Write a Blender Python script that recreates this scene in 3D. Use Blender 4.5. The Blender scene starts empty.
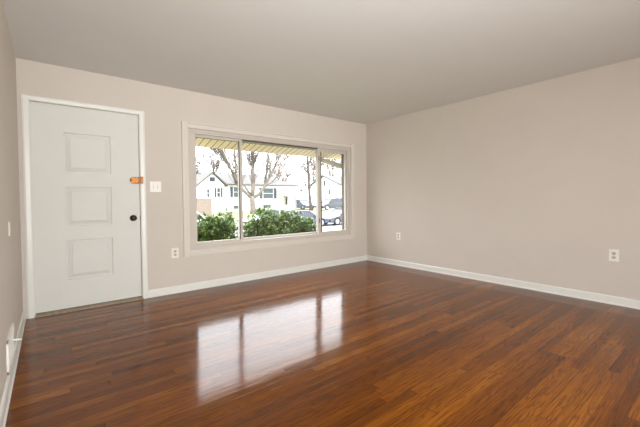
import bpy, bmesh, math, random
from mathutils import Vector, Matrix
random.seed(7)
S = bpy.context.scene
COL = S.collection

# ---------------------------------------------------------------- camera
YAW, PIT, ROL, FPX = .6932, -.0212, -.00992, 339.37
fw = Vector((math.sin(YAW)*math.cos(PIT), math.cos(YAW)*math.cos(PIT), math.sin(PIT)))
rt = Vector((math.cos(YAW), -math.sin(YAW), 0)); up = rt.cross(fw)
r2 = rt*math.cos(ROL) + up*math.sin(ROL); u2 = -rt*math.sin(ROL) + up*math.cos(ROL)
cam = bpy.data.cameras.new('camera'); co = bpy.data.objects.new('camera', cam); COL.objects.link(co)
co.matrix_world = Matrix(((r2.x, u2.x, -fw.x, .2076), (r2.y, u2.y, -fw.y, -4.2941), (r2.z, u2.z, -fw.z, 1.0973), (0, 0, 0, 1)))
cam.sensor_fit = 'HORIZONTAL'; cam.sensor_width = 36; cam.lens = 36*FPX/640
cam.shift_x = -10.77/640; cam.shift_y = -6.64/640
cam.clip_start = .02; cam.clip_end = 500
S.camera = co

# ---------------------------------------------------------------- light and exposure
SKY = 12.0      # zenith radiance of an overcast sky: L = SKY * (1 + 2 sin(elevation)) / 3
w = bpy.data.worlds.new('overcast_sky'); S.world = w; w.use_nodes = True
bg = w.node_tree.nodes['Background']; bg.inputs[0].default_value = (.94, .97, 1, 1); 
_n = w.node_tree.nodes; _l = w.node_tree.links
_tc = _n.new('ShaderNodeTexCoord'); _sx = _n.new('ShaderNodeSeparateXYZ'); _l.new(_tc.outputs['Generated'], _sx.inputs[0])
_mx = _n.new('ShaderNodeMath'); _mx.operation = 'MAXIMUM'; _l.new(_sx.outputs[2], _mx.inputs[0]); _mx.inputs[1].default_value = 0
_ma = _n.new('ShaderNodeMath'); _ma.operation = 'MULTIPLY_ADD'; _l.new(_mx.outputs[0], _ma.inputs[0])
_ma.inputs[1].default_value = SKY*2/3; _ma.inputs[2].default_value = SKY/3; _l.new(_ma.outputs[0], bg.inputs[1])
def lamp(name, kind, loc, energy, color, rot=None, **k):
    l = bpy.data.lights.new(name, kind); l.energy = energy; l.color = color
    for a, v in k.items(): setattr(l, a, v)
    o = bpy.data.objects.new(name, l); COL.objects.link(o); o.location = loc
    if rot: o.rotation_euler = rot
    return o
PI = math.pi
# veiled sun from behind the house (the room itself is in its shade)
lamp('sun', 'SUN', (0, -20, 30), .8, (1, .95, .86), (math.radians(42), 0, math.radians(-25)), angle=math.radians(8))
# fill lamp added at the unseen rear opening, standing in for daylight from behind
lamp('rear_fill', 'AREA', (1.1, -6.5, 1.25), 58, (1, .99, .97), (PI/2, 0, math.radians(-13)), shape='RECTANGLE', size=1.7, size_y=1.9, spread=math.radians(95))
# unseen lamp added behind the camera, brightens the ceiling like a bounced flash
lamp('bounce_fill', 'AREA', (.55, -4.6, 1.35), 26, (1, .99, .98), (math.radians(140), 0, math.radians(-18)), shape='DISK', size=.35, spread=math.radians(110))
# portals only guide sky sampling
p = lamp('window_portal', 'AREA', (2.88, .16, 1.24), 1, (1, 1, 1), (-PI/2, 0, 0), shape='RECTANGLE', size=2.7, size_y=1.5)
p.data.cycles.is_portal = True
S.view_settings.view_transform = 'Standard'; S.view_settings.look = 'None'
S.view_settings.exposure = 0; S.view_settings.gamma = 1; S.view_settings.use_curve_mapping = False
S.cycles.use_denoising = True
S.cycles.max_bounces = 12; S.cycles.diffuse_bounces = 6; S.cycles.transparent_max_bounces = 16
S.cycles.sample_clamp_indirect = 8

# ---------------------------------------------------------------- materials
def srgb(r, g, b):
    f = lambda c: (c/255/12.92) if c/255 <= .04045 else ((c/255+.055)/1.055)**2.4
    return (f(r), f(g), f(b), 1)
class NT:
    def __init__(s, name):
        s.m = bpy.data.materials.new(name); s.m.use_nodes = True; s.t = s.m.node_tree; s.n = s.t.nodes
        s.p = s.n['Principled BSDF']
    def node(s, typ, **k):
        o = s.n.new(typ)
        for a, v in k.items(): setattr(o, a, v)
        return o
    def link(s, a, b): s.t.links.new(a, b)
    def put(s, sock, v):
        if hasattr(v, 'is_output'): s.link(v, sock)
        else: sock.default_value = v
    def math(s, op, a, b=0.0, c=None):
        o = s.node('ShaderNodeMath', operation=op); s.put(o.inputs[0], a); s.put(o.inputs[1], b)
        if c is not None: s.put(o.inputs[2], c)
        return o.outputs[0]
    def noise(s, vec, scale, detail=3, rough=.55, dist=0):
        o = s.node('ShaderNodeTexNoise'); s.link(vec, o.inputs['Vector'])
        o.inputs['Scale'].default_value = scale; o.inputs['Detail'].default_value = detail
        o.inputs['Roughness'].default_value = rough; o.inputs['Distortion'].default_value = dist
        return o.outputs['Fac']
    def ramp(s, fac, stops):
        o = s.node('ShaderNodeValToRGB'); s.link(fac, o.inputs[0]); e = o.color_ramp.elements
        while len(e) < len(stops): e.new(.5)
        for i, (p_, c) in enumerate(stops): e[i].position = p_; e[i].color = c
        return o.outputs[0]
    def mix(s, fac, a, b, mode='MIX'):
        o = s.node('ShaderNodeMix', data_type='RGBA', blend_type=mode)
        s.put(o.inputs[0], fac); s.put(o.inputs[6], a); s.put(o.inputs[7], b)
        return o.outputs[2]
    def bump(s, h, strength, dist):
        o = s.node('ShaderNodeBump'); s.link(h, o.inputs['Height'])
        o.inputs['Strength'].default_value = strength; o.inputs['Distance'].default_value = dist
        s.link(o.outputs[0], s.p.inputs['Normal']); return o.outputs[0]
def mat(name, col, rough=.5, var=.06, scale=6, bump=0, bscale=60, metal=0, spec=.5, coat=0):
    t = NT(name); g = t.node('ShaderNodeNewGeometry').outputs['Position']
    n = t.noise(g, scale)
    lo = tuple(c*(1-var) for c in col[:3]) + (1,); hi = tuple(min(1, c*(1+var)) for c in col[:3]) + (1,)
    t.link(t.ramp(n, [(.3, lo), (.7, hi)]), t.p.inputs['Base Color'])
    t.p.inputs['Roughness'].default_value = rough; t.p.inputs['Metallic'].default_value = metal
    t.p.inputs['Specular IOR Level'].default_value = spec; t.p.inputs['Coat Weight'].default_value = coat
    if bump: t.bump(t.noise(g, bscale), bump, .002)
    return t.m

def floor_material():
    t = NT('oak_strip_floor'); tc = t.node('ShaderNodeTexCoord').outputs['Object']
    sp = t.node('ShaderNodeSeparateXYZ'); t.link(tc, sp.inputs[0]); x, y = sp.outputs[0], sp.outputs[1]
    BW, BL = .0572, 1.6
    row = t.math('FLOOR', t.math('DIVIDE', y, BW))
    wn = t.node('ShaderNodeTexWhiteNoise', noise_dimensions='1D'); t.link(row, wn.inputs['W'])
    off = wn.outputs['Value']
    xl = t.math('DIVIDE', t.math('ADD', x, t.math('MULTIPLY', off, 7.3)), BL)
    brd = t.math('FLOOR', xl)
    cv = t.node('ShaderNodeCombineXYZ'); t.link(row, cv.inputs[0]); t.link(brd, cv.inputs[1])
    w2 = t.node('ShaderNodeTexWhiteNoise', noise_dimensions='2D'); t.link(cv.outputs[0], w2.inputs['Vector'])
    bid = w2.outputs['Value']
    # grain coordinates, shifted per board
    gx = t.math('ADD', t.math('MULTIPLY', x, 1.0), t.math('MULTIPLY', bid, 37.0))
    gy = t.math('ADD', y, t.math('MULTIPLY', bid, 11.0))
    gv = t.node('ShaderNodeCombineXYZ'); t.link(gx, gv.inputs[0]); t.link(t.math('MULTIPLY', gy, 14.0), gv.inputs[1])
    fine = t.node('ShaderNodeCombineXYZ'); t.link(t.math('MULTIPLY', gx, 1.6), fine.inputs[0]); t.link(t.math('MULTIPLY', gy, 190.0), fine.inputs[1])
    n1 = t.noise(gv.outputs[0], 2.2, 2, .5, .3)
    rings = t.math('FRACT', t.math('MULTIPLY', n1, 7.0))
    rings = t.math('POWER', t.math('ABSOLUTE', t.math('SUBTRACT', t.math('MULTIPLY', rings, 2.0), 1.0)), 2.2)
    n2 = t.noise(fine.outputs[0], 1.0, 3, .6)
    cloud = t.noise(tc, 1.1, 2)
    tone = t.math('ADD', t.math('MULTIPLY', bid, .50), t.math('MULTIPLY', cloud, .50))
    c = t.ramp(tone, [(.08, srgb(80, 39, 3)), (.38, srgb(110, 58, 5)), (.64, srgb(128, 70, 7)), (.92, srgb(164, 98, 18))])
    c = t.mix(t.math('MULTIPLY', rings, .5), c, srgb(48, 18, 2))
    c = t.mix(t.math('MINIMUM', t.math('MAXIMUM', t.math('MULTIPLY_ADD', n2, 2.4, -1.1), 0.0), .5), c, srgb(46, 18, 2))
    # joints
    fy = t.math('FRACT', t.math('DIVIDE', y, BW)); ey = t.math('ABSOLUTE', t.math('SUBTRACT', fy, .5))
    fx = t.math('FRACT', xl); ex = t.math('ABSOLUTE', t.math('SUBTRACT', fx, .5))
    j = t.math('MAXIMUM', t.math('GREATER_THAN', ey, .484), t.math('GREATER_THAN', ex, .4988))
    c = t.mix(t.math('MULTIPLY', j, .6), c, srgb(30, 12, 5))
    t.link(c, t.p.inputs['Base Color'])
    t.p.inputs['Roughness'].default_value = .32; t.p.inputs['Specular IOR Level'].default_value = 0
    t.p.inputs['Coat Weight'].default_value = 1.0; t.p.inputs['Coat IOR'].default_value = 1.33
    worn = t.noise(tc, 3.0, 3)
    t.link(t.math('MULTIPLY_ADD', worn, .06, .075), t.p.inputs['Coat Roughness'])
    h = t.math('SUBTRACT', t.math('ADD', t.math('MULTIPLY', n2, .22), t.math('MULTIPLY', t.noise(gv.outputs[0], 3.0, 1), .8)), t.math('MULTIPLY', j, .6))
    b = t.bump(h, .10, .004)
    # old boards are not dead level: the surface leans very slightly, each strip a little differently
    lean = t.node('ShaderNodeCombineXYZ'); lean.inputs[2].default_value = 1
    t.link(t.math('MULTIPLY_ADD', bid, .012, -.027), lean.inputs[1])
    nm = t.node('ShaderNodeVectorMath', operation='NORMALIZE'); t.link(lean.outputs[0], nm.inputs[0])
    bb = t.node('ShaderNodeBump'); t.link(h, bb.inputs['Height']); bb.inputs['Strength'].default_value = .10; bb.inputs['Distance'].default_value = .004
    t.link(nm.outputs[0], bb.inputs['Normal']); t.link(bb.outputs[0], t.p.inputs['Coat Normal'])
    return t.m

def glass_material(name, tint=(1, 1, 1, 1)):
    t = NT(name); out = t.n['Material Output']; t.n.remove(t.p)
    tr = t.node('ShaderNodeBsdfTransparent'); tr.inputs[0].default_value = tint
    gl = t.node('ShaderNodeBsdfGlossy'); gl.inputs['Roughness'].default_value = .02
    lw = t.node('ShaderNodeLayerWeight'); lw.inputs[0].default_value = .5
    fr = t.math('MULTIPLY_ADD', t.math('POWER', lw.outputs['Facing'], 5.0), .9, .035)
    mx = t.node('ShaderNodeMixShader'); t.link(fr, mx.inputs[0]); t.link(tr.outputs[0], mx.inputs[1]); t.link(gl.outputs[0], mx.inputs[2])
    t.link(mx.outputs[0], out.inputs[0]); return t.m

def grass_material(name, a, b):
    t = NT(name); g = t.node('ShaderNodeNewGeometry').outputs['Position']
    n = t.noise(g, .6, 6, .7); t.link(t.ramp(n, [(.3, a), (.7, b)]), t.p.inputs['Base Color'])
    t.p.inputs['Roughness'].default_value = .9; t.bump(t.noise(g, 25, 4), .6, .05); return t.m

def siding_material(name, col, step=.16):
    t = NT(name); g = t.node('ShaderNodeNewGeometry').outputs['Position']
    sp = t.node('ShaderNodeSeparateXYZ'); t.link(g, sp.inputs[0])
    f = t.math('FRACT', t.math('DIVIDE', sp.outputs[2], step))
    t.link(t.mix(t.math('LESS_THAN', f, .08), col, tuple(c*.75 for c in col[:3]) + (1,)), t.p.inputs['Base Color'])
    t.p.inputs['Roughness'].default_value = .6; t.bump(f, .4, .01); return t.m

def brick_material(name, a, b, mortar):
    t = NT(name); g = t.node('ShaderNodeTexCoord').outputs['Object']
    sp = t.node('ShaderNodeSeparateXYZ'); t.link(g, sp.inputs[0])
    cv = t.node('ShaderNodeCombineXYZ'); t.link(t.math('ADD', sp.outputs[0], sp.outputs[1]), cv.inputs[0]); t.link(sp.outputs[2], cv.inputs[1])
    br = t.node('ShaderNodeTexBrick'); t.link(cv.outputs[0], br.inputs['Vector'])
    br.inputs['Color1'].default_value = a; br.inputs['Color2'].default_value = b; br.inputs['Mortar'].default_value = mortar
    br.inputs['Scale'].default_value = 1; br.inputs['Brick Width'].default_value = .22; br.inputs['Row Height'].default_value = .075; br.inputs['Mortar Size'].default_value = .008
    t.link(br.outputs[0], t.p.inputs['Base Color']); t.p.inputs['Roughness'].default_value = .85; return t.m

def leaf_material():
    t = NT('shrub_leaf'); oi = t.node('ShaderNodeNewGeometry')
    c = t.ramp(oi.outputs['Random Per Island'], [(.0, srgb(28, 46, 22)), (.4, srgb(58, 88, 34)), (.75, srgb(98, 127, 50)), (1., srgb(138, 150, 78))])
    t.link(c, t.p.inputs['Base Color']); t.p.inputs['Roughness'].default_value = .6; t.p.inputs['Specular IOR Level'].default_value = .25
    return t.m

M = {}
M['wall'] = mat('wall_paint', srgb(206, 198, 188), .75, .012, 2.5, .08, 220)
M['ceiling'] = mat('ceiling_paint', srgb(222, 223, 220), .9, .012, 2, .08, 260)
M['trim'] = mat('trim_paint', srgb(226, 226, 220), .35, .012, 4)
M['casing'] = mat('window_casing_paint', srgb(212, 206, 196), .4, .012, 4)
M['frame'] = mat('window_frame_paint', srgb(200, 192, 183), .45, .02, 5)
M['sash'] = mat('sash_aluminium', srgb(196, 190, 180), .4, .03, 6)
M['sashdark'] = mat('sash_gasket_and_shade', srgb(92, 84, 76), .6, .05, 8)
M['door'] = mat('door_paint', srgb(217, 218, 212), .5, .012, 5, .05, 40, 0, .25)
M['floor'] = floor_material()
M['plastic'] = mat('white_plastic', srgb(236, 234, 226), .3, .01, 10)
M['slot'] = mat('outlet_slot', srgb(60, 56, 52), .6, .05, 30)
M['bronze'] = mat('aged_bronze', srgb(70, 56, 40), .3, .2, 90, 0, 60, .9)
M['brass'] = mat('orange_brass', srgb(176, 110, 46), .42, .08, 120, 0, 60, .35)
M['oldbrass'] = mat('dull_brass', srgb(150, 118, 82), .45, .1, 60, 0, 60, .4)
M['darkmetal'] = mat('dark_screw', srgb(48, 38, 30), .4, .1, 90, 0, 60, .7)
M['steel'] = mat('steel_plate', srgb(150, 145, 135), .35, .05, 50, 0, 60, .8)
M['threshold'] = mat('worn_threshold_wood', srgb(146, 132, 112), .7, .35, 35, .4, 90)
M['glass'] = glass_material('window_glass')
def soffit_material():
    t = NT('soffit_boards'); g = t.node('ShaderNodeNewGeometry').outputs['Position']
    sp = t.node('ShaderNodeSeparateXYZ'); t.link(g, sp.inputs[0])
    f = t.math('FRACT', t.math('DIVIDE', sp.outputs[0], .095))
    n = t.noise(g, 5)
    c = t.ramp(n, [(.3, srgb(226, 205, 172)), (.7, srgb(236, 217, 188))])
    j = t.math('LESS_THAN', f, .13)
    t.link(t.mix(j, c, srgb(120, 92, 48)), t.p.inputs['Base Color']); t.p.inputs['Roughness'].default_value = .5
    t.bump(t.math('SUBTRACT', 1.0, j), .6, .006); return t.m
M['soffit'] = soffit_material()
M['white_metal'] = mat('white_painted_metal', srgb(228, 226, 218), .4, .03, 8)
M['lawn'] = grass_material('spring_lawn', srgb(104, 108, 70), srgb(126, 126, 92))
M['asphalt'] = mat('pale_asphalt', srgb(112, 112, 116), .9, .08, 3, .3, 30)
M['concrete'] = mat('pale_concrete', srgb(150, 149, 148), .85, .06, 3, .2, 30)
M['siding'] = siding_material('white_siding', srgb(236, 236, 232))
M['siding2'] = siding_material('cream_siding', srgb(222, 222, 214))
M['roof'] = mat('grey_shingle', srgb(82, 80, 78), .9, .12, 3, .4, 12)
M['roof2'] = mat('slate_grey_shingle', srgb(78, 78, 76), .9, .12, 3, .4, 12)
M['shutter'] = mat('shutter_paint', srgb(58, 66, 78), .5, .05, 6)
M['houseglass'] = mat('house_window_pane', srgb(60, 76, 78), .12, .1, 1)
M['tan'] = mat('tan_wood', srgb(150, 136, 116), .7, .1, 5)
M['brick'] = brick_material('tan_brick', srgb(126, 110, 98), srgb(118, 102, 90), srgb(134, 126, 118))
M['bark'] = mat('grey_bark', srgb(104, 97, 91), .9, .25, 4, .6, 20)
M['bark2'] = mat('brown_bark', srgb(76, 69, 64), .9, .25, 4, .6, 20)
M['downpipe'] = mat('downspout_paint', srgb(168, 164, 152), .5, .04, 8)
M['twig'] = mat('grey_twig', srgb(96, 86, 78), .9, .2, 2)
M['twigred'] = mat('russet_twig', srgb(116, 102, 93), .9, .2, 2)
M['needle'] = mat('evergreen_foliage', srgb(76, 96, 52), .8, .3, 2)
M['leaf'] = leaf_material()
M['stem'] = mat('shrub_stem', srgb(96, 78, 58), .8, .2, 30)
M['rubber'] = mat('tyre_rubber', srgb(34, 34, 36), .8, .1, 20)
M['rim'] = mat('alloy_rim', srgb(176, 178, 182), .3, .05, 20, 0, 60, .7)
M['carglass'] = mat('car_glass', srgb(40, 48, 56), .06, .05, 1)
M['lampglass'] = mat('headlamp_glass', srgb(216, 218, 220), .15, .03, 5)
M['redlens'] = mat('tail_lens', srgb(150, 30, 28), .2, .05, 5)
M['black'] = mat('black_trim', srgb(36, 36, 40), .5, .05, 9)
for n_, c_ in (('white', (236, 236, 238)), ('silver', (186, 190, 196)), ('navy', (58, 66, 92)), ('grey', (62, 66, 72)), ('charcoal', (70, 74, 80)), ('slate', (84, 92, 110))):
    M['paint_'+n_] = mat('car_paint_'+n_, srgb(*c_), .25, .02, 2, 0, 60, .1, .5, .6)

# ---------------------------------------------------------------- mesh builder
class MB:
    def __init__(s): s.v = []; s.f = []
    def add(s, vs, fs):
        o = len(s.v); s.v += [tuple(v) for v in vs]; s.f += [tuple(i+o for i in f) for f in fs]; return s
    def box(s, a, b):
        (x0, y0, z0), (x1, y1, z1) = a, b
        x0, x1 = min(x0, x1), max(x0, x1); y0, y1 = min(y0, y1), max(y0, y1); z0, z1 = min(z0, z1), max(z0, z1)
        return s.add([(x0,y0,z0),(x1,y0,z0),(x1,y1,z0),(x0,y1,z0),(x0,y0,z1),(x1,y0,z1),(x1,y1,z1),(x0,y1,z1)],
              [(0,3,2,1),(4,5,6,7),(0,1,5,4),(1,2,6,5),(2,3,7,6),(3,0,4,7)])
    def prism(s, prof, axis, a, b):
        """profile of 2-D points extruded along axis from a to b"""
        n = len(prof)
        def P(p, t): return {'x': (t, p[0], p[1]), 'y': (p[0], t, p[1]), 'z': (p[0], p[1], t)}[axis]
        return s.add([P(q, a) for q in prof] + [P(q, b) for q in prof],
              [tuple(range(n))[::-1], tuple(range(n, 2*n))] + [(i, (i+1) % n, n+(i+1) % n, n+i) for i in range(n)])
    def tube(s, pts, rad, k=8):
        pts = [Vector(q) for q in pts]; rings = []; n = len(pts)
        for i, q in enumerate(pts):
            d = (pts[min(i+1, n-1)] - pts[max(i-1, 0)]).normalized()
            a = d.cross(Vector((0, 0, 1)) if abs(d.z) < .9 else Vector((1, 0, 0))).normalized(); b = d.cross(a)
            r = rad[i] if isinstance(rad, (list, tuple)) else rad
            rings.append([q + (a*math.cos(2*PI*j/k) + b*math.sin(2*PI*j/k))*r for j in range(k)])
        fs = [tuple(range(k))[::-1], tuple((n-1)*k+j for j in range(k))]
        for i in range(n-1):
            fs += [(i*k+j, i*k+(j+1) % k, (i+1)*k+(j+1) % k, (i+1)*k+j) for j in range(k)]
        return s.add([v for r_ in rings for v in r_], fs)
    def lathe(s, prof, c, axis, k=20):
        """profile of (radius, distance) turned about axis vector from c"""
        ax = Vector(axis).normalized(); a = ax.cross(Vector((0, 0, 1)) if abs(ax.z) < .9 else Vector((1, 0, 0))).normalized(); b = ax.cross(a)
        n = len(prof); vs = []
        for r, h in prof:
            vs += [Vector(c) + ax*h + (a*math.cos(2*PI*j/k) + b*math.sin(2*PI*j/k))*max(r, 1e-4) for j in range(k)]
        fs = [tuple(range(k))[::-1], tuple((n-1)*k+j for j in range(k))]
        for i in range(n-1):
            fs += [(i*k+j, i*k+(j+1) % k, (i+1)*k+(j+1) % k, (i+1)*k+j) for j in range(k)]
        return s.add(vs, fs)
    def build(s, name, m, parent=None, bevel=0, smooth=False, seg=2):
        me = bpy.data.meshes.new(name); me.from_pydata(s.v, [], s.f); me.update()
        bm = bmesh.new(); bm.from_mesh(me); bmesh.ops.recalc_face_normals(bm, faces=bm.faces); bm.to_mesh(me); bm.free()
        me.materials.append(m)
        o = bpy.data.objects.new(name, me); COL.objects.link(o)
        if parent: o.parent = parent
        if smooth:
            for p_ in me.polygons: p_.use_smooth = True
        if bevel:
            b = o.modifiers.new('bevel', 'BEVEL'); b.width = bevel; b.segments = seg; b.limit_method = 'ANGLE'; b.angle_limit = math.radians(35)
        return o
def tag(o, label=None, cat=None, group=None, kind=None):
    for k, v in (('label', label), ('category', cat), ('group', group), ('kind', kind)):
        if v: o[k] = v
    return o
def empty(name, loc=(0, 0, 0), rz=0):
    o = bpy.data.objects.new(name, None); COL.objects.link(o); o.location = loc; o.rotation_euler = (0, 0, rz); o.empty_display_size = .2; return o
def struct(o): o['kind'] = 'structure'; return o

# ---------------------------------------------------------------- room shell
W, H, REAR = 4.618, 2.439, -6.6
OX0, OX1, OZ0, OZ1 = 1.527, 4.232, .500, 1.985       # window opening
DX0, DX1, DZ = .080, 1.005, 2.075                    # door opening
struct(MB().box((-.15, REAR-.15, -.12), (W+.15, .2, 0)).build('floor', M['floor']))
struct(MB().box((-.15, REAR-.15, H), (W+.15, .2, H+.12)).build('ceiling', M['ceiling']))
b = MB()
HT = H+.06
b.box((-.15, 0, 0), (DX0, .2, HT)).box((DX0, 0, DZ), (DX1, .2, HT)).box((DX1, 0, 0), (OX0, .2, HT))
b.box((OX0, 0, 0), (OX1, .2, OZ0)).box((OX0, 0, OZ1), (OX1, .2, HT)).box((OX1, 0, 0), (W+.15, .2, HT))
struct(b.build('wall_back', M['wall']))
struct(MB().box((-.15, REAR, 0), (0, 0, HT)).build('wall_left', M['wall']))
struct(MB().box((W, REAR, 0), (W+.15, 0, HT)).build('wall_right', M['wall']))
b = MB().box((-.15, REAR-.15, 0), (.4, REAR, HT)).box((3.1, REAR-.15, 0), (W+.15, REAR, HT)).box((.4, REAR-.15, 2.2), (3.1, REAR, HT)).box((.4, REAR-.15, 0), (3.1, REAR, .2))
struct(b.build('wall_front', M['wall']))

# baseboards: board with eased top plus shoe moulding
def bb_prof(s=1): return [(0, 0), (.020, 0), (.020, .012), (.014, .020), (.013, .072), (.009, .084), (0, .086)]
struct(MB().prism([(-u, z) for u, z in bb_prof()], 'x', 1.056, W).build('baseboard_back', M['trim']))
struct(MB().prism([(W-u, z) for u, z in bb_prof()], 'y', REAR, -.0).build('baseboard_right', M['trim']))
struct(MB().prism([(u, z) for u, z in bb_prof()], 'y', REAR, -.0).build('baseboard_left', M['trim']))

# ---------------------------------------------------------------- front door
def door():
    sx0, sx1, sz0, sz1, yf, yb = .087, .999, .028, 2.066, .030, .075
    px0, px1 = .335, .730
    pz = [(.315, .713), (.854, 1.252), (1.396, 1.797)]
    d = MB().box((sx0, yf, sz0), (px0, yb, sz1)).box((px1, yf, sz0), (sx1, yb, sz1))
    edges = [sz0] + [z for q in pz for z in q] + [sz1]
    for i in range(0, len(edges), 2): d.box((px0, yf, edges[i]), (px1, yb, edges[i+1]))
    slab = struct(d.build('door_1', M['door']))
    tag(slab, 'white painted front door with three raised square panels in one column', 'door')
    for z0, z1 in pz:
        q = MB(); prev = None
        rings = [(0, yf), (.002, yf+.018), (.008, yf+.021), (.048, yf+.006), (.050, yf+.0005)]
        vs = []; fs = []
        for e, y in rings: vs += [(px0+e, y, z0+e), (px1-e, y, z0+e), (px1-e, y, z1-e), (px0+e, y, z1-e)]
        for i in range(len(rings)-1): fs += [(i*4+j, i*4+(j+1) % 4, i*4+4+(j+1) % 4, i*4+4+j) for j in range(4)]
        n = (len(rings)-1)*4; fs.append((n, n+1, n+2, n+3))
        q.add(vs, fs); q.box((px0+.002, yf+.02, z0+.002), (px1-.002, yb, z1-.002))
        q.build('panel', M['door'], slab)
    k = MB().lathe([(.032, 0), (.034, .003), (.031, .008), (.014, .011), (.011, .030), (.020, .036), (.027, .046), (.028, .056), (.022, .064), (.008, .067)], (.930, yf, .915), (0, -1, 0), 24)
    kn = k.build('door_knob', M['bronze'], slab, smooth=True); tag(kn, 'dark bronze round door knob')
    MB().lathe([(.007, 0), (.007, .002), (.003, .003)], (.930, yf-.066, .915), (0, -1, 0), 12).build('keyhole', M['darkmetal'], kn)
    MB().box((.985, yf-.002, .885), (sx1, yf+.001, .945)).build('latch_plate', M['steel'], slab)
    # orange brass surface lock
    b = MB(); pr = [(.992, 1.300), (.992, 1.372), (.930, 1.372)] + [(.930-.026*math.sin(a*PI/8), 1.336+.036*math.cos(a*PI/8)) for a in range(1, 8)] + [(.930, 1.300)]
    lk = b.prism(pr, 'y', yf-.026, yf).build('surface_lock', M['brass'], slab, bevel=.003); tag(lk, 'orange brass surface lock')
    for x, z in ((.984, 1.364), (.984, 1.308), (.955, 1.364), (.955, 1.308), (.925, 1.336)):
        MB().lathe([(.005, 0), (.005, .002), (.002, .003)], (x, yf-.026, z), (0, -1, 0), 10).build('screw', M['darkmetal'], lk)
    MB().lathe([(.011, 0), (.011, .008), (.006, .012)], (.914, yf-.022, 1.336), (0, -1, 0), 14).build('turn_button', M['bronze'], lk)
    # casing and stop
    c = MB()
    prof = lambda a, b_: [(a, 0), (a, -.012), (a+(b_-a)*.25, -.018), (a+(b_-a)*.8, -.016), (b_, -.010), (b_, 0)]
    c.prism(prof(1.056, .998), 'z', 0, 2.108)
    c.prism(prof(.030, .088), 'z', 0, 2.108)
    c.prism([(y, z) for z, y in prof(2.112, 2.062)], 'x', .030, 1.056)
    cs = struct(c.build('trim_1', M['trim'])); tag(cs, 'white painted casing around the front door', 'door casing')
    j = MB().box((DX0, .002, 0), (sx0-.002, .2, DZ)).box((sx1+.002, .002, 0), (DX1, .2, DZ)).box((DX0, .002, sz1+.002), (DX1, .2, DZ))
    j.box((sx0-.003, yb+.002, .03), (sx0+.012, .2, DZ)).box((sx1-.012, yb+.002, .03), (sx1+.003, .2, DZ))
    j.build('jamb', M['trim'], cs)
    kp = MB().box((1.001, -.034, 1.297), (1.026, -.0165, 1.375)).build('lock_keeper', M['brass'], cs, bevel=.003); tag(kp, 'orange brass keeper of the surface lock')
    for z in (1.310, 1.362): MB().lathe([(.005, 0), (.005, .002), (.002, .003)], (1.013, -.034, z), (0, -1, 0), 10).build('screw', M['darkmetal'], kp)
    th = MB().prism([(-.028, 0), (-.024, .012), (.0, .022), (.2, .024), (.2, 0)], 'x', DX0, DX1)
    tag(struct(th.build('trim_2', M['threshold'])), 'worn wooden threshold under the front door', 'threshold')
door()

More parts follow.
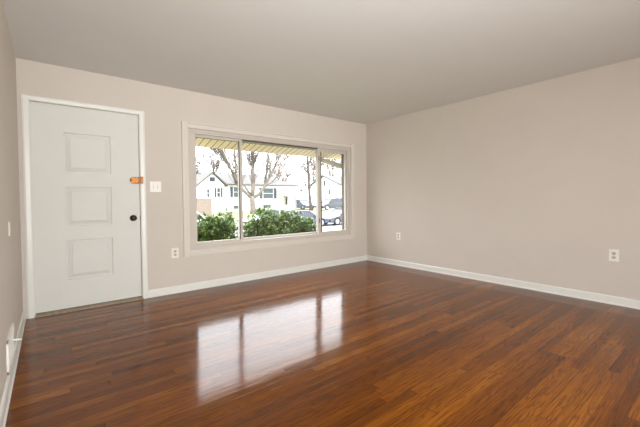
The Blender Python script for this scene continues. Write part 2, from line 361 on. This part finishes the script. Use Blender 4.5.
# ---------------------------------------------------------------- picture window
def window():
    c = MB()   # flat casing with back band, mitred look
    x0, x1, z0, z1 = 1.452, 4.316, .420, 2.058
    for (a, b_) in ((x0, OX0), (x1, OX1)):
        s = 1 if b_ > a else -1
        c.prism([(a, 0), (a, -.022), (a+s*.014, -.022), (a+s*.018, -.015), (b_-s*.006, -.014), (b_, -.009), (b_, 0)], 'z', z0, z1)
    for (a, b_) in ((z0, OZ0), (z1, OZ1)):
        s = 1 if b_ > a else -1
        c.prism([(0, a), (-.022, a), (-.022, a+s*.014), (-.015, a+s*.018), (-.014, b_-s*.006), (-.009, b_), (0, b_)], 'x', OX0-.001, OX1+.001)
    cs = struct(c.build('trim_3', M['casing'])); tag(cs, 'off-white painted casing around the picture window', 'window casing')
    # outer frame with tracks
    f = MB()
    fx0, fx1, fz0, fz1 = 1.632, 4.150, .568, 1.905
    f.box((OX0, .018, OZ0), (fx0-.02, .16, OZ1)).box((OX1, .018, OZ0), (fx1+.02, .16, OZ1))
    f.box((fx0-.02, .018, OZ0), (fx1+.02, .16, fz0-.02)).box((fx0-.02, .018, fz1+.025), (fx1+.02, .16, OZ1))
    # inner stops
    f.box((OX0, .008, OZ0), (OX0+.035, .018, OZ1)).box((OX1-.035, .008, OZ0), (OX1, .018, OZ1))
    f.box((OX0+.035, .008, OZ0), (OX1-.035, .018, OZ0+.025)).box((OX0+.035, .008, OZ1-.03), (OX1-.035, .018, OZ1))
    fr = struct(f.build('window_1', M['frame'], bevel=.002)); tag(fr, 'wide picture window of three glass panes', 'window')
    g = MB().box((fx0-.02, .092, fz0-.012), (fx0, .150, fz1+.01)).box((fx1, .060, fz0-.012), (fx1+.02, .150, fz1+.01))
    g.box((fx0, .120, fz1+.0), (fx1, .150, fz1+.025))
    g.build('track', M['sashdark'], fr)
    ms = [(2.196, 2.270), (3.545, 3.610)]
    def sash(xa, xb, y0, y1, wl, wr, wb, wt, pane_y):
        s = MB().box((xa, y0, fz0-.02), (xa+wl, y1, fz1+.025)).box((xb-wr, y0, fz0-.02), (xb, y1, fz1+.025))
        s.box((xa+wl, y0, fz0-.02), (xb-wr, y1, fz0-.02+wb)).box((xa+wl, y0, fz1+.025-wt), (xb-wr, y1, fz1+.025))
        so = s.build('sash', M['sash'], fr, bevel=.002)
        MB().box((xa+wl-.004, pane_y-.002, fz0-.024+wb), (xb-wr+.004, pane_y+.002, fz1+.029-wt)).build('pane', M['glass'], so)
        return so
    s1 = sash(fx0-.018, ms[0][0]+.040, .052, .086, .022, .036, .030, .028, .069)
    s2 = sash(ms[0][0]+.034, ms[1][0]+.045, .092, .122, .040, .030, .030, .020, .107)
    s3 = sash(ms[1][0]+.004, fx1+.018, .046, .084, .058, .022, .030, .055, .065)
    MB().box((ms[0][1]+.004, .050, fz1+.006), (ms[1][0]+.004, .091, fz1+.0245)).build('head_shadow_strip', M['sashdark'], s2)  # dark strip standing in for the shadow line under the window head
    # dark gasket lines beside the meeting stiles
    MB().box((ms[0][0]+.004, .045, fz0), (ms[0][0]+.016, .053, fz1)).build('gasket', M['sashdark'], s1)
    MB().box((ms[1][1]+.004, .040, fz0), (ms[1][1]+.012, .066, fz1-.03)).build('gasket', M['sashdark'], s3)
    for z in (1.765, .760):
        l = MB().box((ms[1][0]+.018, .030, z-.035), (ms[1][0]+.034, .047, z+.035)).build('latch', M['oldbrass'], s3, bevel=.003)
window()

# ---------------------------------------------------------------- wall plates, register
def plate(name, o, right, normal, w_, h_, kind, label, cat):
    """wall plate with devices; o centre on the wall, right/normal unit vectors"""
    R, N, U = Vector(right), Vector(normal), Vector((0, 0, 1)); o = Vector(o)
    root = empty(name, o); tag(root, label, cat)
    def blk(u0, u1, v0, v1, n0, n1, nm, m, parent=root, bev=0):
        vs = []
        for n_ in (n0, n1):
            for u, v in ((u0, v0), (u1, v0), (u1, v1), (u0, v1)): vs.append(R*u + U*v + N*n_)
        return MB().add(vs, [(0,1,2,3),(4,7,6,5),(0,4,5,1),(1,5,6,2),(2,6,7,3),(3,7,4,0)]).build(nm, m, parent, bevel=bev)
    blk(-w_/2, w_/2, -h_/2, h_/2, 0, .006, 'cover_plate', M['plastic'], bev=.002)
    if kind == 'outlet':
        for v in (.021, -.021):
            rc = blk(-.0165, .0165, v-.014, v+.014, .006, .0085, 'receptacle', M['sash'], bev=.003)
            for u in (-.007, .005): blk(u, u+.003, v-.002, v+.008, .0085, .0089, 'slot', M['slot'], rc)
            blk(-.003, .003, v-.010, v-.005, .0085, .0089, 'slot', M['slot'], rc)
        MB().lathe([(.004, 0), (.003, .0015)], N*.006, N, 10).build('screw', M['steel'], root)
    elif kind == 'switch':
        for u in (-.023, .023):
            blk(u-.005, u+.005, -.012, .012, .006, .0065, 'switch_slot', M['sash'])
            blk(u-.004, u+.004, -.002, .009, .0065, .018, 'toggle', M['plastic'], bev=.001)
            for v in (-.03, .03): MB().lathe([(.003, 0), (.0025, .001)], R*u + U*v + N*.006, N, 8).build('screw', M['steel'], root)
    elif kind == 'blank':
        for v in (-.03, .03): MB().lathe([(.003, 0), (.0025, .001)], U*v + N*.006, N, 8).build('screw', M['steel'], root)
    return root
plate('light_switch', (1.157, 0, 1.266), (1, 0, 0), (0, -1, 0), .116, .120, 'switch', 'white double toggle switch plate on the wall beside the front door', 'light switch')
plate('wall_outlet', (1.353, 0, .480), (1, 0, 0), (0, -1, 0), .080, .118, 'outlet', 'white outlet between the front door and the picture window, low on wall', 'outlet')
plate('wall_outlet', (W, -.720, .486), (0, 1, 0), (-1, 0, 0), .078, .118, 'outlet', 'white outlet on the right wall close to the far corner', 'outlet')
plate('wall_outlet', (W, -3.485, .502), (0, 1, 0), (-1, 0, 0), .082, .122, 'outlet', 'white outlet on the right wall at the right edge of the photo', 'outlet')
plate('wall_plate', (0, -1.20, .925), (0, 1, 0), (1, 0, 0), .060, .090, 'blank', 'small painted-over blank plate on the left wall near the door', 'wall plate')
def register():
    root = empty('wall_register', (0, -1.40, .10)); tag(root, 'white metal air register low on the left wall, lever sticking out', 'vent')
    b = MB(); y0, y1, z0, z1 = -.20, .20, .0, .20
    b.box((0, y0, z0), (.012, y1, z0+.022)).box((0, y0, z1-.022), (.012, y1, z1)).box((0, y0, z0), (.012, y0+.022, z1)).box((0, y1-.022, z0), (.012, y1, z1))
    b.build('register_frame', M['plastic'], root, bevel=.003)
    MB().box((0, y0+.02, z0+.02), (.002, y1-.02, z1-.02)).build('backing', M['slot'], root)
    for i in range(7):
        z = z0+.034+i*.0222
        MB().prism([(.002, z), (.012, z-.008), (.013, z-.006), (.003, z+.003)], 'y', y0+.021, y1-.021).build('louvre', M['plastic'], root)
    MB().tube([(.008, .12, .105), (.05, .12, .098)], .006, 8).build('lever', M['plastic'], root)
register()

# ---------------------------------------------------------------- eave over the window
YE = .52
def zs(y): return 1.972 - .27*(y-.07)
struct(MB().prism([(.2, zs(.2)), (YE, zs(YE)), (YE, zs(YE)+.16), (.2, zs(.2)+.2)], 'x', -.8, 5.6).build('eave_soffit', M['soffit']))
struct(MB().prism([(-6.9, H+.12), (.2, H+.12), (.2, zs(.2)+.21), (YE+.12, zs(YE)+.17), (YE+.12, zs(YE)+.22), (.3, 2.7), (-6.9, 2.7)], 'x', -.8, 5.6).build('roof', M['roof']))
g = MB().prism([(YE+.004, zs(YE)+.015), (YE+.09, zs(YE)+.02), (YE+.12, zs(YE)+.13), (YE+.11, zs(YE)+.13), (YE+.085, zs(YE)+.03), (YE+.012, zs(YE)+.03), (YE+.012, zs(YE)+.13), (YE+.004, zs(YE)+.13)], 'x', -.8, 5.6)
gt = g.build('roof_gutter', M['white_metal']); tag(gt, 'white metal gutter along the eave above the picture window', 'gutter')
d = MB().tube([(4.04, YE+.05, zs(YE)+.02), (4.05, YE+.04, 1.815), (4.09, .47, 1.785), (4.44, .27, 1.655), (4.47, .265, 1.60), (4.47, .265, -.4)], [.045]*6, 10)
dp = d.build('downspout', M['downpipe'], smooth=True); tag(dp, 'white downspout elbow running from the eave back to the house wall', 'downspout')
MB().box((4.42, .202, 1.2), (4.52, .262, 1.22)).build('strap', M['white_metal'], dp)

# ---------------------------------------------------------------- outdoors: ground
prof = [(.2, -.42), (5, -.55), (12, -.88), (15.6, -1.02), (15.7, -1.12), (24.0, -1.12), (24.1, -1.0), (25.6, -.92), (31, -.40), (36, -.28), (80, -.1)]
def zg(y):
    for (a, za), (b_, zb) in zip(prof, prof[1:]):
        if a <= y <= b_: return za + (zb-za)*(y-a)/(b_-a)
    return prof[-1][1]
def strip(name, y0, y1, x0, x1, m, lift=0, depth=.3):
    ys = sorted({y0, y1} | {y for y, _ in prof if y0 < y < y1})
    p_ = [(y, zg(y)+lift) for y in ys] + [(y1, zg(y1)-depth), (y0, zg(y0)-depth)]
    return struct(MB().prism(p_, 'x', x0, x1).build(name, m))
strip('front_lawn', .2, 15.6, -40, 90, M['lawn'])
strip('street', 15.6, 24.1, -40, 90, M['asphalt'])
strip('far_lawn', 24.1, 80, -40, 110, M['lawn'])
strip('sidewalk', 24.3, 25.6, -40, 110, M['concrete'], .03, .1)
strip('near_sidewalk', 13.4, 14.7, -40, 90, M['concrete'], .03, .1)
strip('driveway', 24.4, 35, 29.0, 37.5, M['concrete'], .05, .1)
strip('front_path', .6, 13.4, 5.6, 7.4, M['concrete'], .03, .1)

# ---------------------------------------------------------------- shrubs under the window
def shrub(name, label, cx, cy, rx, ry, top, n, seed, hf, nb=9):
    rnd = random.Random(seed); z0 = zg(cy)
    root = empty(name, (cx, cy, z0)); tag(root, label, 'shrub', None)
    h = top - z0
    st = MB()
    for i in range(nb):
        a = rnd.uniform(0, 2*PI); q = rnd.uniform(.3, .85)
        e = (rx*q*math.cos(a), ry*q*math.sin(a), h*rnd.uniform(.6, .9))
        st.tube([(rnd.uniform(-.08, .08), rnd.uniform(-.08, .08), -.02), (e[0]*.4, e[1]*.4, e[2]*.45), e], [.014, .010, .004], 5)
    st.build('stem', M['stem'], root)
    b = MB()
    # lobes make an uneven outline; leaves sit in whorls at shoot tips
    lobes = []
    for i in range(int(130*rx)):
        a = rnd.uniform(0, 2*PI); lr = rnd.uniform(.17, .27); q = rnd.uniform(.3, 1)
        u = max(-1, min(1, -1+2*(i % 8)/7+rnd.gauss(0, .07)))
        lobes.append(((rx-lr-.02)*u, (ry-lr-.02)*rnd.uniform(-1, 1), (h*hf(u)-.20)*rnd.uniform(.3, 1), lr))
    for u in (-1, -1, 1, 1, 1):
        lobes.append(((rx-.24)*u, (ry-.24)*rnd.uniform(-1, .4), h*rnd.uniform(.25, .65), .22))
    for i in range(n):
        lx, ly, lz, lr = rnd.choice(lobes)
        d = Vector((rnd.gauss(0, 1), rnd.gauss(0, 1), rnd.gauss(.15, 1))).normalized()
        c = Vector((lx, ly, lz)) + d*lr*rnd.uniform(.65, 1.0)
        if c.z < .05: c.z = rnd.uniform(.05, .3)
        if c.z > h: c.z = h - rnd.uniform(0, .06)
        for k in range(rnd.randint(4, 6)):
            ld = (d*.7 + Vector((rnd.gauss(0, .6), rnd.gauss(0, .6), rnd.gauss(.1, .45)))).normalized()
            L = rnd.uniform(.05, .095); Wd = L*rnd.uniform(.30, .42)
            side = ld.cross(Vector((rnd.uniform(-.3, .3), rnd.uniform(-.3, .3), 1))).normalized(); nn = side.cross(ld)
            b.add([c, c+ld*L*.35+side*Wd*.5-nn*.004, c+ld*L*.75+side*Wd*.4-nn*.008, c+ld*L-nn*.016, c+ld*L*.75-side*Wd*.4-nn*.008, c+ld*L*.35-side*Wd*.5-nn*.004, c+ld*L*.5+nn*.006],
                  [(0,1,6),(1,2,6),(2,3,6),(3,4,6),(4,5,6),(5,0,6)])
    b.build('foliage', M['leaf'], root)
    return root
shrub('evergreen_shrub', 'leafy green shrub outside the left pane of the picture window', 2.16, 1.22, .58, .5, .95, 3600, 3, lambda u: .80 + .20*min(1, (u+1)*1.1))
shrub('evergreen_shrub', 'wide leafy green shrub outside the middle pane of the picture window', 3.60, 1.22, .80, .5, .94, 5200, 5, lambda u: 1 - .40*max(0, u-.4))

# ---------------------------------------------------------------- trees
def grow(b, p0, d, L, r, depth, rnd, spread=.55, upb=.12, k=5, rmin=.008):
    pts = [p0]; rad = [r]; p_ = Vector(p0); d = Vector(d).normalized(); n = 4
    for i in range(n):
        d = (d + Vector((rnd.gauss(0, .10), rnd.gauss(0, .10), rnd.gauss(upb*.3, .06)))).normalized()
        p_ = p_ + d*L/n; pts.append(p_.copy()); rad.append(max(rmin, r*(1-.62*(i+1)/n)))
    b.tube(pts, rad, k)
    if depth <= 0: return
    for i in range(rnd.randint(2, 4)):
        j = rnd.randint(1, n); dd = (d + Vector((rnd.gauss(0, spread), rnd.gauss(0, spread), rnd.gauss(upb, spread*.6)))).normalized()
        grow(b, pts[j], dd, L*rnd.uniform(.5, .75), max(rmin, rad[j]*.6), depth-1, rnd, spread, upb, max(3, k-1), rmin)
def bough(b, pts, rad, rnd, twigs, L, depth=2, rmin=.012, k=7, upb=.25):
    pts = [Vector(q) for q in pts]; b.tube(pts, rad, k)
    for i in range(twigs):
        s = rnd.uniform(.25, 1)*(len(pts)-1); j = min(int(s), len(pts)-2); t = s-j
        q = pts[j].lerp(pts[j+1], t); r = (rad[j]*(1-t)+rad[j+1]*t)*.36
        d = (pts[j+1]-pts[j]).normalized() + Vector((rnd.gauss(0, .38), rnd.gauss(0, .38), rnd.gauss(upb, .2)))
        grow(b, q, d, L*rnd.uniform(.6, 1.2), max(rmin, r), depth, rnd, .32, upb, 4, rmin)

def big_tree():
    rnd = random.Random(11); Y = 31; base = (18.10, Y, zg(Y))
    root = empty('bare_tree', base); tag(root, 'large bare grey tree with several spreading boughs on the lawn before the long white house', 'tree')
    R = lambda x, z, dy=0: (x-base[0], dy, z-base[2])
    t = MB().tube([(0, 0, -.15), R(18.06, .1), R(18.0, .8), R(17.95, 1.6)], [.46, .34, .29, .30], 12)
    t.build('trunk', M['bark'], root, smooth=True)
    specs = [
        ([R(17.95, 1.3), R(17.2, 2.0, .1), R(16.28, 2.85, .2), R(15.4, 4.96, .2), R(14.53, 6.5, .2), R(13.8, 8.2, .3)], [.20, .17, .15, .12, .09, .05], 10),
        ([R(16.28, 2.85, .2), R(15.5, 4.1, -.6), R(14.0, 5.7, -1.2), R(12.4, 6.5, -1.6)], [.10, .09, .07, .03], 12),
        ([R(17.97, 1.3), R(18.02, 2.4, -.1), R(18.09, 3.5, -.1), R(18.1, 5.1, 0), R(18.15, 6.9, 0), R(18.2, 9.5, .2)], [.26, .23, .22, .20, .10, .05], 10),
        ([R(18.0, 1.3), R(18.7, 1.8, -.2), R(19.34, 2.64, -.4), R(20.37, 4.54, -.6), R(21.41, 6.65, -.9), R(22.2, 8.6, -1)], [.20, .17, .16, .14, .10, .05], 10),
        ([R(19.5, 3.0, -.4), R(20.0, 4.7, .3), R(20.5, 7.0, .6), R(20.7, 9, .8)], [.12, .11, .08, .04], 8),
        ([R(18.0, 1.5), R(17.3, 3.0, 1.0), R(16.9, 5.0, 1.6), R(16.7, 7.4, 2.0)], [.12, .10, .07, .03], 8)]
    for pts, rad, n in specs:
        b = MB(); bough(b, pts, rad, rnd, n*2+6, 3.0, 1, .030); b.build('bough', M['bark'], root, smooth=True)
    b = MB()      # dense knot of twigs on the middle stem
    for i in range(46):
        q = Vector(R(18.1+rnd.gauss(0, .22), rnd.uniform(4.7, 5.7), rnd.gauss(0, .2)))
        grow(b, q, (rnd.gauss(0, .5), rnd.gauss(0, .5), 1), rnd.uniform(.6, 1.3), .03, 1, rnd, .5, .3, 3, .02)
    b.build('twig_cluster', M['twig'], root)
big_tree()
def side_tree():
    rnd = random.Random(5); Y = 33; base = (27.75, Y, zg(Y))
    root = empty('bare_tree', base); tag(root, 'tall slim bare tree standing by the entrance of the long white house', 'tree')
    MB().tube([(0, 0, -.15), (-.1, 0, .6), (-.29, 0, 2.0), (-.43, 0, 4.7), (-.56, 0, 7.2), (-.6, 0, 9.5)], [.32, .22, .19, .16, .12, .06], 10).build('trunk', M['bark2'], root, smooth=True)
    for i in range(9):
        z = rnd.uniform(2.6, 8); b = MB(); s = rnd.choice((-1, 1))
        grow(b, Vector((-.18-z*.05, 0, z)), (s*.8, rnd.gauss(0, .5), .8), 2.2, .07, 2, rnd, .5, .2, 5, .026)
        b.build('bough', M['bark2'], root)
side_tree()
def back_tree(x, y, h, m, label, seed, tr=.22):
    rnd = random.Random(seed); root = empty('bare_tree', (x, y, zg(y))); tag(root, label, 'tree', 'bare trees behind the houses')
    MB().tube([(0, 0, -.1), (.05, 0, h*.3), (0, .1, h*.6), (.1, 0, h*.95)], [tr, tr*.8, tr*.5, .03], 7).build('trunk', m, root)
    b = MB()
    for i in range(24):
        z = h*rnd.uniform(.22, .85)
        grow(b, Vector((0, 0, z)), (rnd.gauss(0, 1), rnd.gauss(0, 1), .6), h*.24, .07, 3, rnd, .5, .2, 4, .038)
    b.build('branches', m, root)
back_tree(34.0, 52, 11.0, M['twigred'], 'russet bare tree behind the right end of the long white house', 21)
back_tree(44.0, 54, 11.0, M['twigred'], 'russet bare tree rising between the two houses', 22)
back_tree(56.0, 62, 12.0, M['twig'], 'grey bare tree behind the ridge of the cream house', 23)
back_tree(14.0, 54, 9.0, M['twig'], 'grey bare tree behind the gable of the long white house', 24)
back_tree(23.8, 58, 10.0, M['twig'], 'grey bare tree behind the middle of the long white house', 25)
def evergreen():
    rnd = random.Random(31); x, y, h = 16.6, 46, 6.6
    root = empty('evergreen_tree', (x, y, zg(y))); tag(root, 'green evergreen tree behind the gable end of the long white house', 'tree')
    MB().tube([(0, 0, -.1), (0, 0, h*.9)], [.2, .04], 7).build('trunk', M['bark2'], root)
    b = MB()
    for i in range(1500):
        z = rnd.uniform(.12, 1)**.9; a = rnd.uniform(0, 2*PI); r = (1-z*.85)*1.9*rnd.uniform(.4, 1)
        c = Vector((r*math.cos(a), r*math.sin(a), z*h)); d = Vector((math.cos(a), math.sin(a), rnd.uniform(-.4, .2))).normalized()
        s = d.cross(Vector((0, 0, 1))).normalized(); L = rnd.uniform(.25, .5)
        b.add([c-s*.09, c+s*.09, c+d*L+s*.03, c+d*L-s*.03], [(0, 1, 2, 3)])
    b.build('foliage', M['needle'], root)
evergreen()

# ---------------------------------------------------------------- houses across the street
def hwin(root, x0, x1, z0, z1, y, shutters=0, sash=True):
    f = MB(); t = .07
    f.box((x0-t, y-.05, z0-t), (x1+t, y, z0)).box((x0-t, y-.05, z1), (x1+t, y, z1+t)).box((x0-t, y-.05, z0), (x0, y, z1)).box((x1, y-.05, z0), (x1+t, y, z1))
    if sash: f.box((x0, y-.04, (z0+z1)/2-.025), (x1, y, (z0+z1)/2+.025))
    fo = f.build('window', M['white_metal'], root)
    MB().box((x0, y-.02, z0), (x1, y-.008, z1)).build('pane', M['houseglass'], fo)
    for s in ((-1, 1) if shutters else ()):
        a = x0-t-.02 if s < 0 else x1+t+.02
        MB().box((a, y-.04, z0-.04), (a+s*shutters, y, z1+.04)).build('shutter', M['shutter'], root)
def white_house():
    bx, by = 20.5, 36.0; gz = -.35
    root = empty('house', (bx, by, gz)); tag(root, 'long white sided house across the street, gable wing at its left, awning over its door', 'house')
    X = lambda x: x-bx
    ZE = 3.15-gz
    # wings (y measured from the facade)
    b = MB().box((X(16.3), 0, -.3), (X(27.3), 8, ZE)).box((X(13.4), -.8, -.3), (X(16.45), 7, ZE-.15))
    b.prism([(X(13.4), ZE-.15), (X(16.45), ZE-.15), (X(15.0), 4.35-gz)], 'y', -.8, 7)
    b.build('wall', M['siding'], root)
    # main roof, hipped at the right end
    x0, x1, e = X(15.2), X(27.7), .45; zr = 4.75-gz
    r = MB().add([(x0, -e, ZE), (x1, -e, ZE), (x1, 8+e, ZE), (x0, 8+e, ZE), (x0, 4, zr), (x1-4.0, 4, zr),
                  (x0, -e, ZE-.12), (x1, -e, ZE-.12), (x1, 8+e, ZE-.12), (x0, 8+e, ZE-.12)],
                 [(0,1,5,4),(1,2,5),(2,3,4,5),(3,0,4),(6,7,1,0),(7,8,2,1),(8,9,3,2),(9,6,0,3),(6,9,8,7)])
    r.build('roof', M['roof'], root)
    a, p_, c, y0, y1 = (X(13.15), 2.95-gz), (X(15.0), 4.50-gz), (X(16.75), 2.95-gz), -1.15, 5
    MB().prism([a, p_, c, (c[0], c[1]-.13), (p_[0], p_[1]-.13), (a[0], a[1]-.13)], 'y', y0, y1).build('gable_roof', M['roof'], root)
    MB().box((X(14.7), -.84, 3.35-gz), (X(15.3), -.8, 3.85-gz)).build('gable_vent', M['shutter'], root)
    hwin(root, X(14.35), X(14.65), 1.55-gz, 2.45-gz, -.8, .0)
    hwin(root, X(15.55), X(15.9), 1.55-gz, 2.6-gz, -.8, .22)
    hwin(root, X(17.95), X(18.7), 1.55-gz, 2.78-gz, 0, .34)
    hwin(root, X(22.05), X(23.55), 1.35-gz, 2.70-gz, 0, .45)
    hwin(root, X(17.9), X(18.9), .05-gz, .50-gz, 0, 0, False)
    hwin(root, X(22.0), X(23.2), .05-gz, .50-gz, 0, 0, False)
    MB().box((X(16.45), -.03, .75-gz), (X(27.3), 0, .82-gz)).build('trim_band', M['white_metal'], root)
    # entrance with awning
    dr = MB().box((X(25.1), -.06, 0), (X(25.95), 0, 2.1)).build('door', M['white_metal'], root)
    MB().box((X(25.25), -.075, .8), (X(25.8), -.06, 1.9)).build('door_pane', M['houseglass'], dr)
    for x in (24.6, 26.3): MB().box((X(x)-.07, -1.35, .0), (X(x)+.07, -1.21, 2.15)).build('post', M['tan'], root)
    MB().prism([(-1.6, 2.05), (-1.6, 2.16), (0, 2.85), (0, 2.75)], 'x', X(24.2), X(27.2)).build('awning', M['white_metal'], root)
    MB().box((X(24.2), -1.5, -.1), (X(26.9), 0, .08)).build('step', M['concrete'], root)
white_house()
def cream_house():
    bx, by = 41.6, 43.5; gz = -.25
    root = empty('house', (bx, by, gz)); tag(root, 'cream sided house with grey roof at the right, gable end facing the street', 'house')
    # gable end faces the viewer's left; ridge runs to the right
    L, D, ze, zr = 11, 8, 3.85-gz, 5.30-gz
    b = MB().box((-3.2, -4, -.3), (-3.2+L, D-4, ze)).prism([(-4, ze), (D-4, ze), (0, zr)], 'x', -3.2, -3.2+L)
    b.build('wall', M['siding2'], root)
    MB().prism([(-4.45, ze-.22), (0, zr+.02), (D-3.55, ze-.22), (D-3.55, ze-.08), (0, zr+.18), (-4.45, ze-.08)], 'x', -3.5, L-2.9).build('roof', M['roof2'], root)
    for y_, z_ in ((-1.6, 2.5), (1.5, 2.5), (-.2, 4.1)):
        f = MB().box((-3.26, y_-.35, z_-gz-.6), (-3.2, y_+.35, z_-gz+.5)).build('window', M['white_metal'], root)
        MB().box((-3.275, y_-.28, z_-gz-.53), (-3.26, y_+.28, z_-gz+.43)).build('pane', M['houseglass'], f)
    for x_ in (0, 3.5):
        f = MB().box((x_-.5, -4.06, 1.4), (x_+.5, -4, 2.7)).build('window', M['white_metal'], root)
        MB().box((x_-.43, -4.075, 1.47), (x_+.43, -4.06, 2.63)).build('pane', M['houseglass'], f)
cream_house()
# low brick wall at the left of the white house
bw = empty('garden_wall', (12.1, 31, zg(31))); tag(bw, 'low tan brick garden wall left of the long white house', 'wall')
MB().box((-2.2, 0, -.2), (1.25, .25, 1.72)).build('wall_body', M['brick'], bw)
MB().box((-2.25, -.04, 1.72), (1.3, .29, 1.80)).build('coping', M['concrete'], bw)

# hanging basket by the entrance
hb = empty('hanging_basket', (26.95, 34.2, 2.75)); tag(hb, 'small dark hanging basket at the corner of the white awning', 'basket')
MB().lathe([(.05, 0), (.16, .05), (.2, .16), (.2, .2)], (0, 0, -.55), (0, 0, 1), 12).build('pot', M['black'], hb)
rnd = random.Random(3); b = MB()
for i in range(160):
    d_ = Vector((rnd.gauss(0, 1), rnd.gauss(0, 1), abs(rnd.gauss(0, .7)))).normalized(); c_ = Vector((0, 0, -.36))+d_*rnd.uniform(.1, .3); s_ = d_.cross(Vector((0, .3, 1))).normalized()
    b.add([c_-s_*.03, c_+s_*.03, c_+d_*.1], [(0, 1, 2)])
b.build('foliage', M['needle'], hb)
MB().tube([(.0, 0, -.35), (0, 0, .0)], .012, 5).build('hanger', M['black'], hb)

# ---------------------------------------------------------------- cars
def car(x, y, z, rz, paint, label, L=4.5, Wd=1.78, Hh=1.45, suv=False):
    root = empty('car', (x, y, z), rz); tag(root, label, 'car')
    hl, hw = L/2, Wd/2; hb = Hh*.60
    # front is -x.  side profile of lower body with wheel arches
    pr = [(-hl+.02, .30), (-hl, .48), (-hl+.10, .66), (-hl+.9, hb-.08), (-hl+1.15, hb), (hl-.75 if not suv else hl-.08, hb+.02), (hl-.06, hb-.05), (hl, .55), (hl-.04, .30)]
    def arch(cx): return [(cx+.36*math.cos(a), .31+.36*math.sin(a)) for a in [PI*i/8 for i in range(9)]]
    fa, ra = -hl+.82, hl-.85
    prof_ = pr + [(ra+.36, .22)] + arch(ra) + [(ra-.36, .22), (fa+.36, .22)] + arch(fa) + [(fa-.36, .22)]
    MB().prism(prof_, 'y', -hw, hw).build('body', M[paint], root, bevel=.05)
    # greenhouse: tapered, pillars by paint
    rl, rr = (-hl+1.95, hl-1.25) if not suv else (-hl+1.75, hl-.35)
    b0, b1 = -hl+1.12, (hl-.55 if not suv else hl-.12)
    iw = hw-.20
    def gh(x0b, x1b, x0t, x1t, z0_, z1_, w0, w1): return MB().add([(x0b, -w0, z0_), (x1b, -w0, z0_), (x1b, w0, z0_), (x0b, w0, z0_), (x0t, -w1, z1_), (x1t, -w1, z1_), (x1t, w1, z1_), (x0t, w1, z1_)],
                  [(0,3,2,1),(4,5,6,7),(0,1,5,4),(1,2,6,5),(2,3,7,6),(3,0,4,7)])
    gh(b0, b1, rl, rr, hb-.01, Hh-.07, hw-.06, iw).build('glazing', M['carglass'], root, bevel=.03)
    MB().box((rl-.06, -iw-.02, Hh-.08), (rr+.06, iw+.02, Hh)).build('roof_panel', M[paint], root, bevel=.035)
    for s in (-1, 1):
        for (xa, xb) in ((b0, rl), (b1, rr), ((b0+b1)/2+.1, (rl+rr)/2+.05)):
            MB().tube([(xa, s*(hw-.06), hb-.02), (xb, s*(iw+.0), Hh-.05)], .04, 6).build('pillar', M[paint], root)
        MB().box((b0+.25, s*(hw-.04), hb+.02), (b0+.40, s*(hw+.14), hb+.15)).build('mirror', M[paint], root, bevel=.02)
        MB().box((-hl-.005, s*(hw-.48), .58), (-hl+.26, s*(hw-.04), .70)).build('headlamp', M['lampglass'], root, bevel=.02)
        MB().box((hl-.16, s*(hw-.40), .62), (hl+.01, s*(hw-.03), .78)).build('tail_lamp', M['redlens'], root, bevel=.02)
        for cx in (fa, ra):
            wh = MB().lathe([(.22, -.10), (.31, -.09), (.325, -.05), (.325, .05), (.31, .09), (.22, .10)], (cx, s*(hw-.11), .325), (0, 1, 0), 20).build('wheel', M['rubber'], root, smooth=True)
            MB().lathe([(.21, -.105), (.19, -.108), (.05, -.09), (.05, .09), (.19, .108), (.21, .105)], (cx, s*(hw-.11), .325), (0, 1, 0), 16).build('hub', M['rim'], wh)
    MB().box((-hl-.04, -hw+.12, .30), (-hl+.08, hw-.12, .47)).build('bumper', M['black'], root, bevel=.03)
    MB().box((hl-.08, -hw+.12, .32), (hl+.04, hw-.12, .48)).build('bumper', M['black'], root, bevel=.03)
    return root
ZS = -1.12
car(6.95, 20.0, ZS, 0, 'paint_white', 'white car parked in the street, seen at the left edge of the window', Hh=1.5)
car(15.0, 21.6, ZS, 0, 'paint_silver', 'pale silver car parked in the street behind the middle shrub')
car(16.15, 18.7, ZS, PI, 'paint_navy', 'dark blue car parked in the street past the end of the shrubs', L=4.5, Hh=1.35)
car(20.75, 18.7, ZS, 0, 'paint_charcoal', 'dark grey car with black bumper, nearest car seen through the right pane')
car(31.0, 32.6, zg(32.6)+.05, 0, 'paint_grey', 'dark grey tall car in the far driveway before the cream house', L=4.6, Hh=1.6, suv=True)
car(36.0, 36.2, zg(36.2), 0, 'paint_white', 'white van-like car behind the tall grey car by the cream house', L=4.9, Hh=1.8, suv=True)
car(28.9, 36.8, zg(36.8)+.0, PI/2, 'paint_slate', 'slate blue car between the slim tree and the white house', L=4.4)
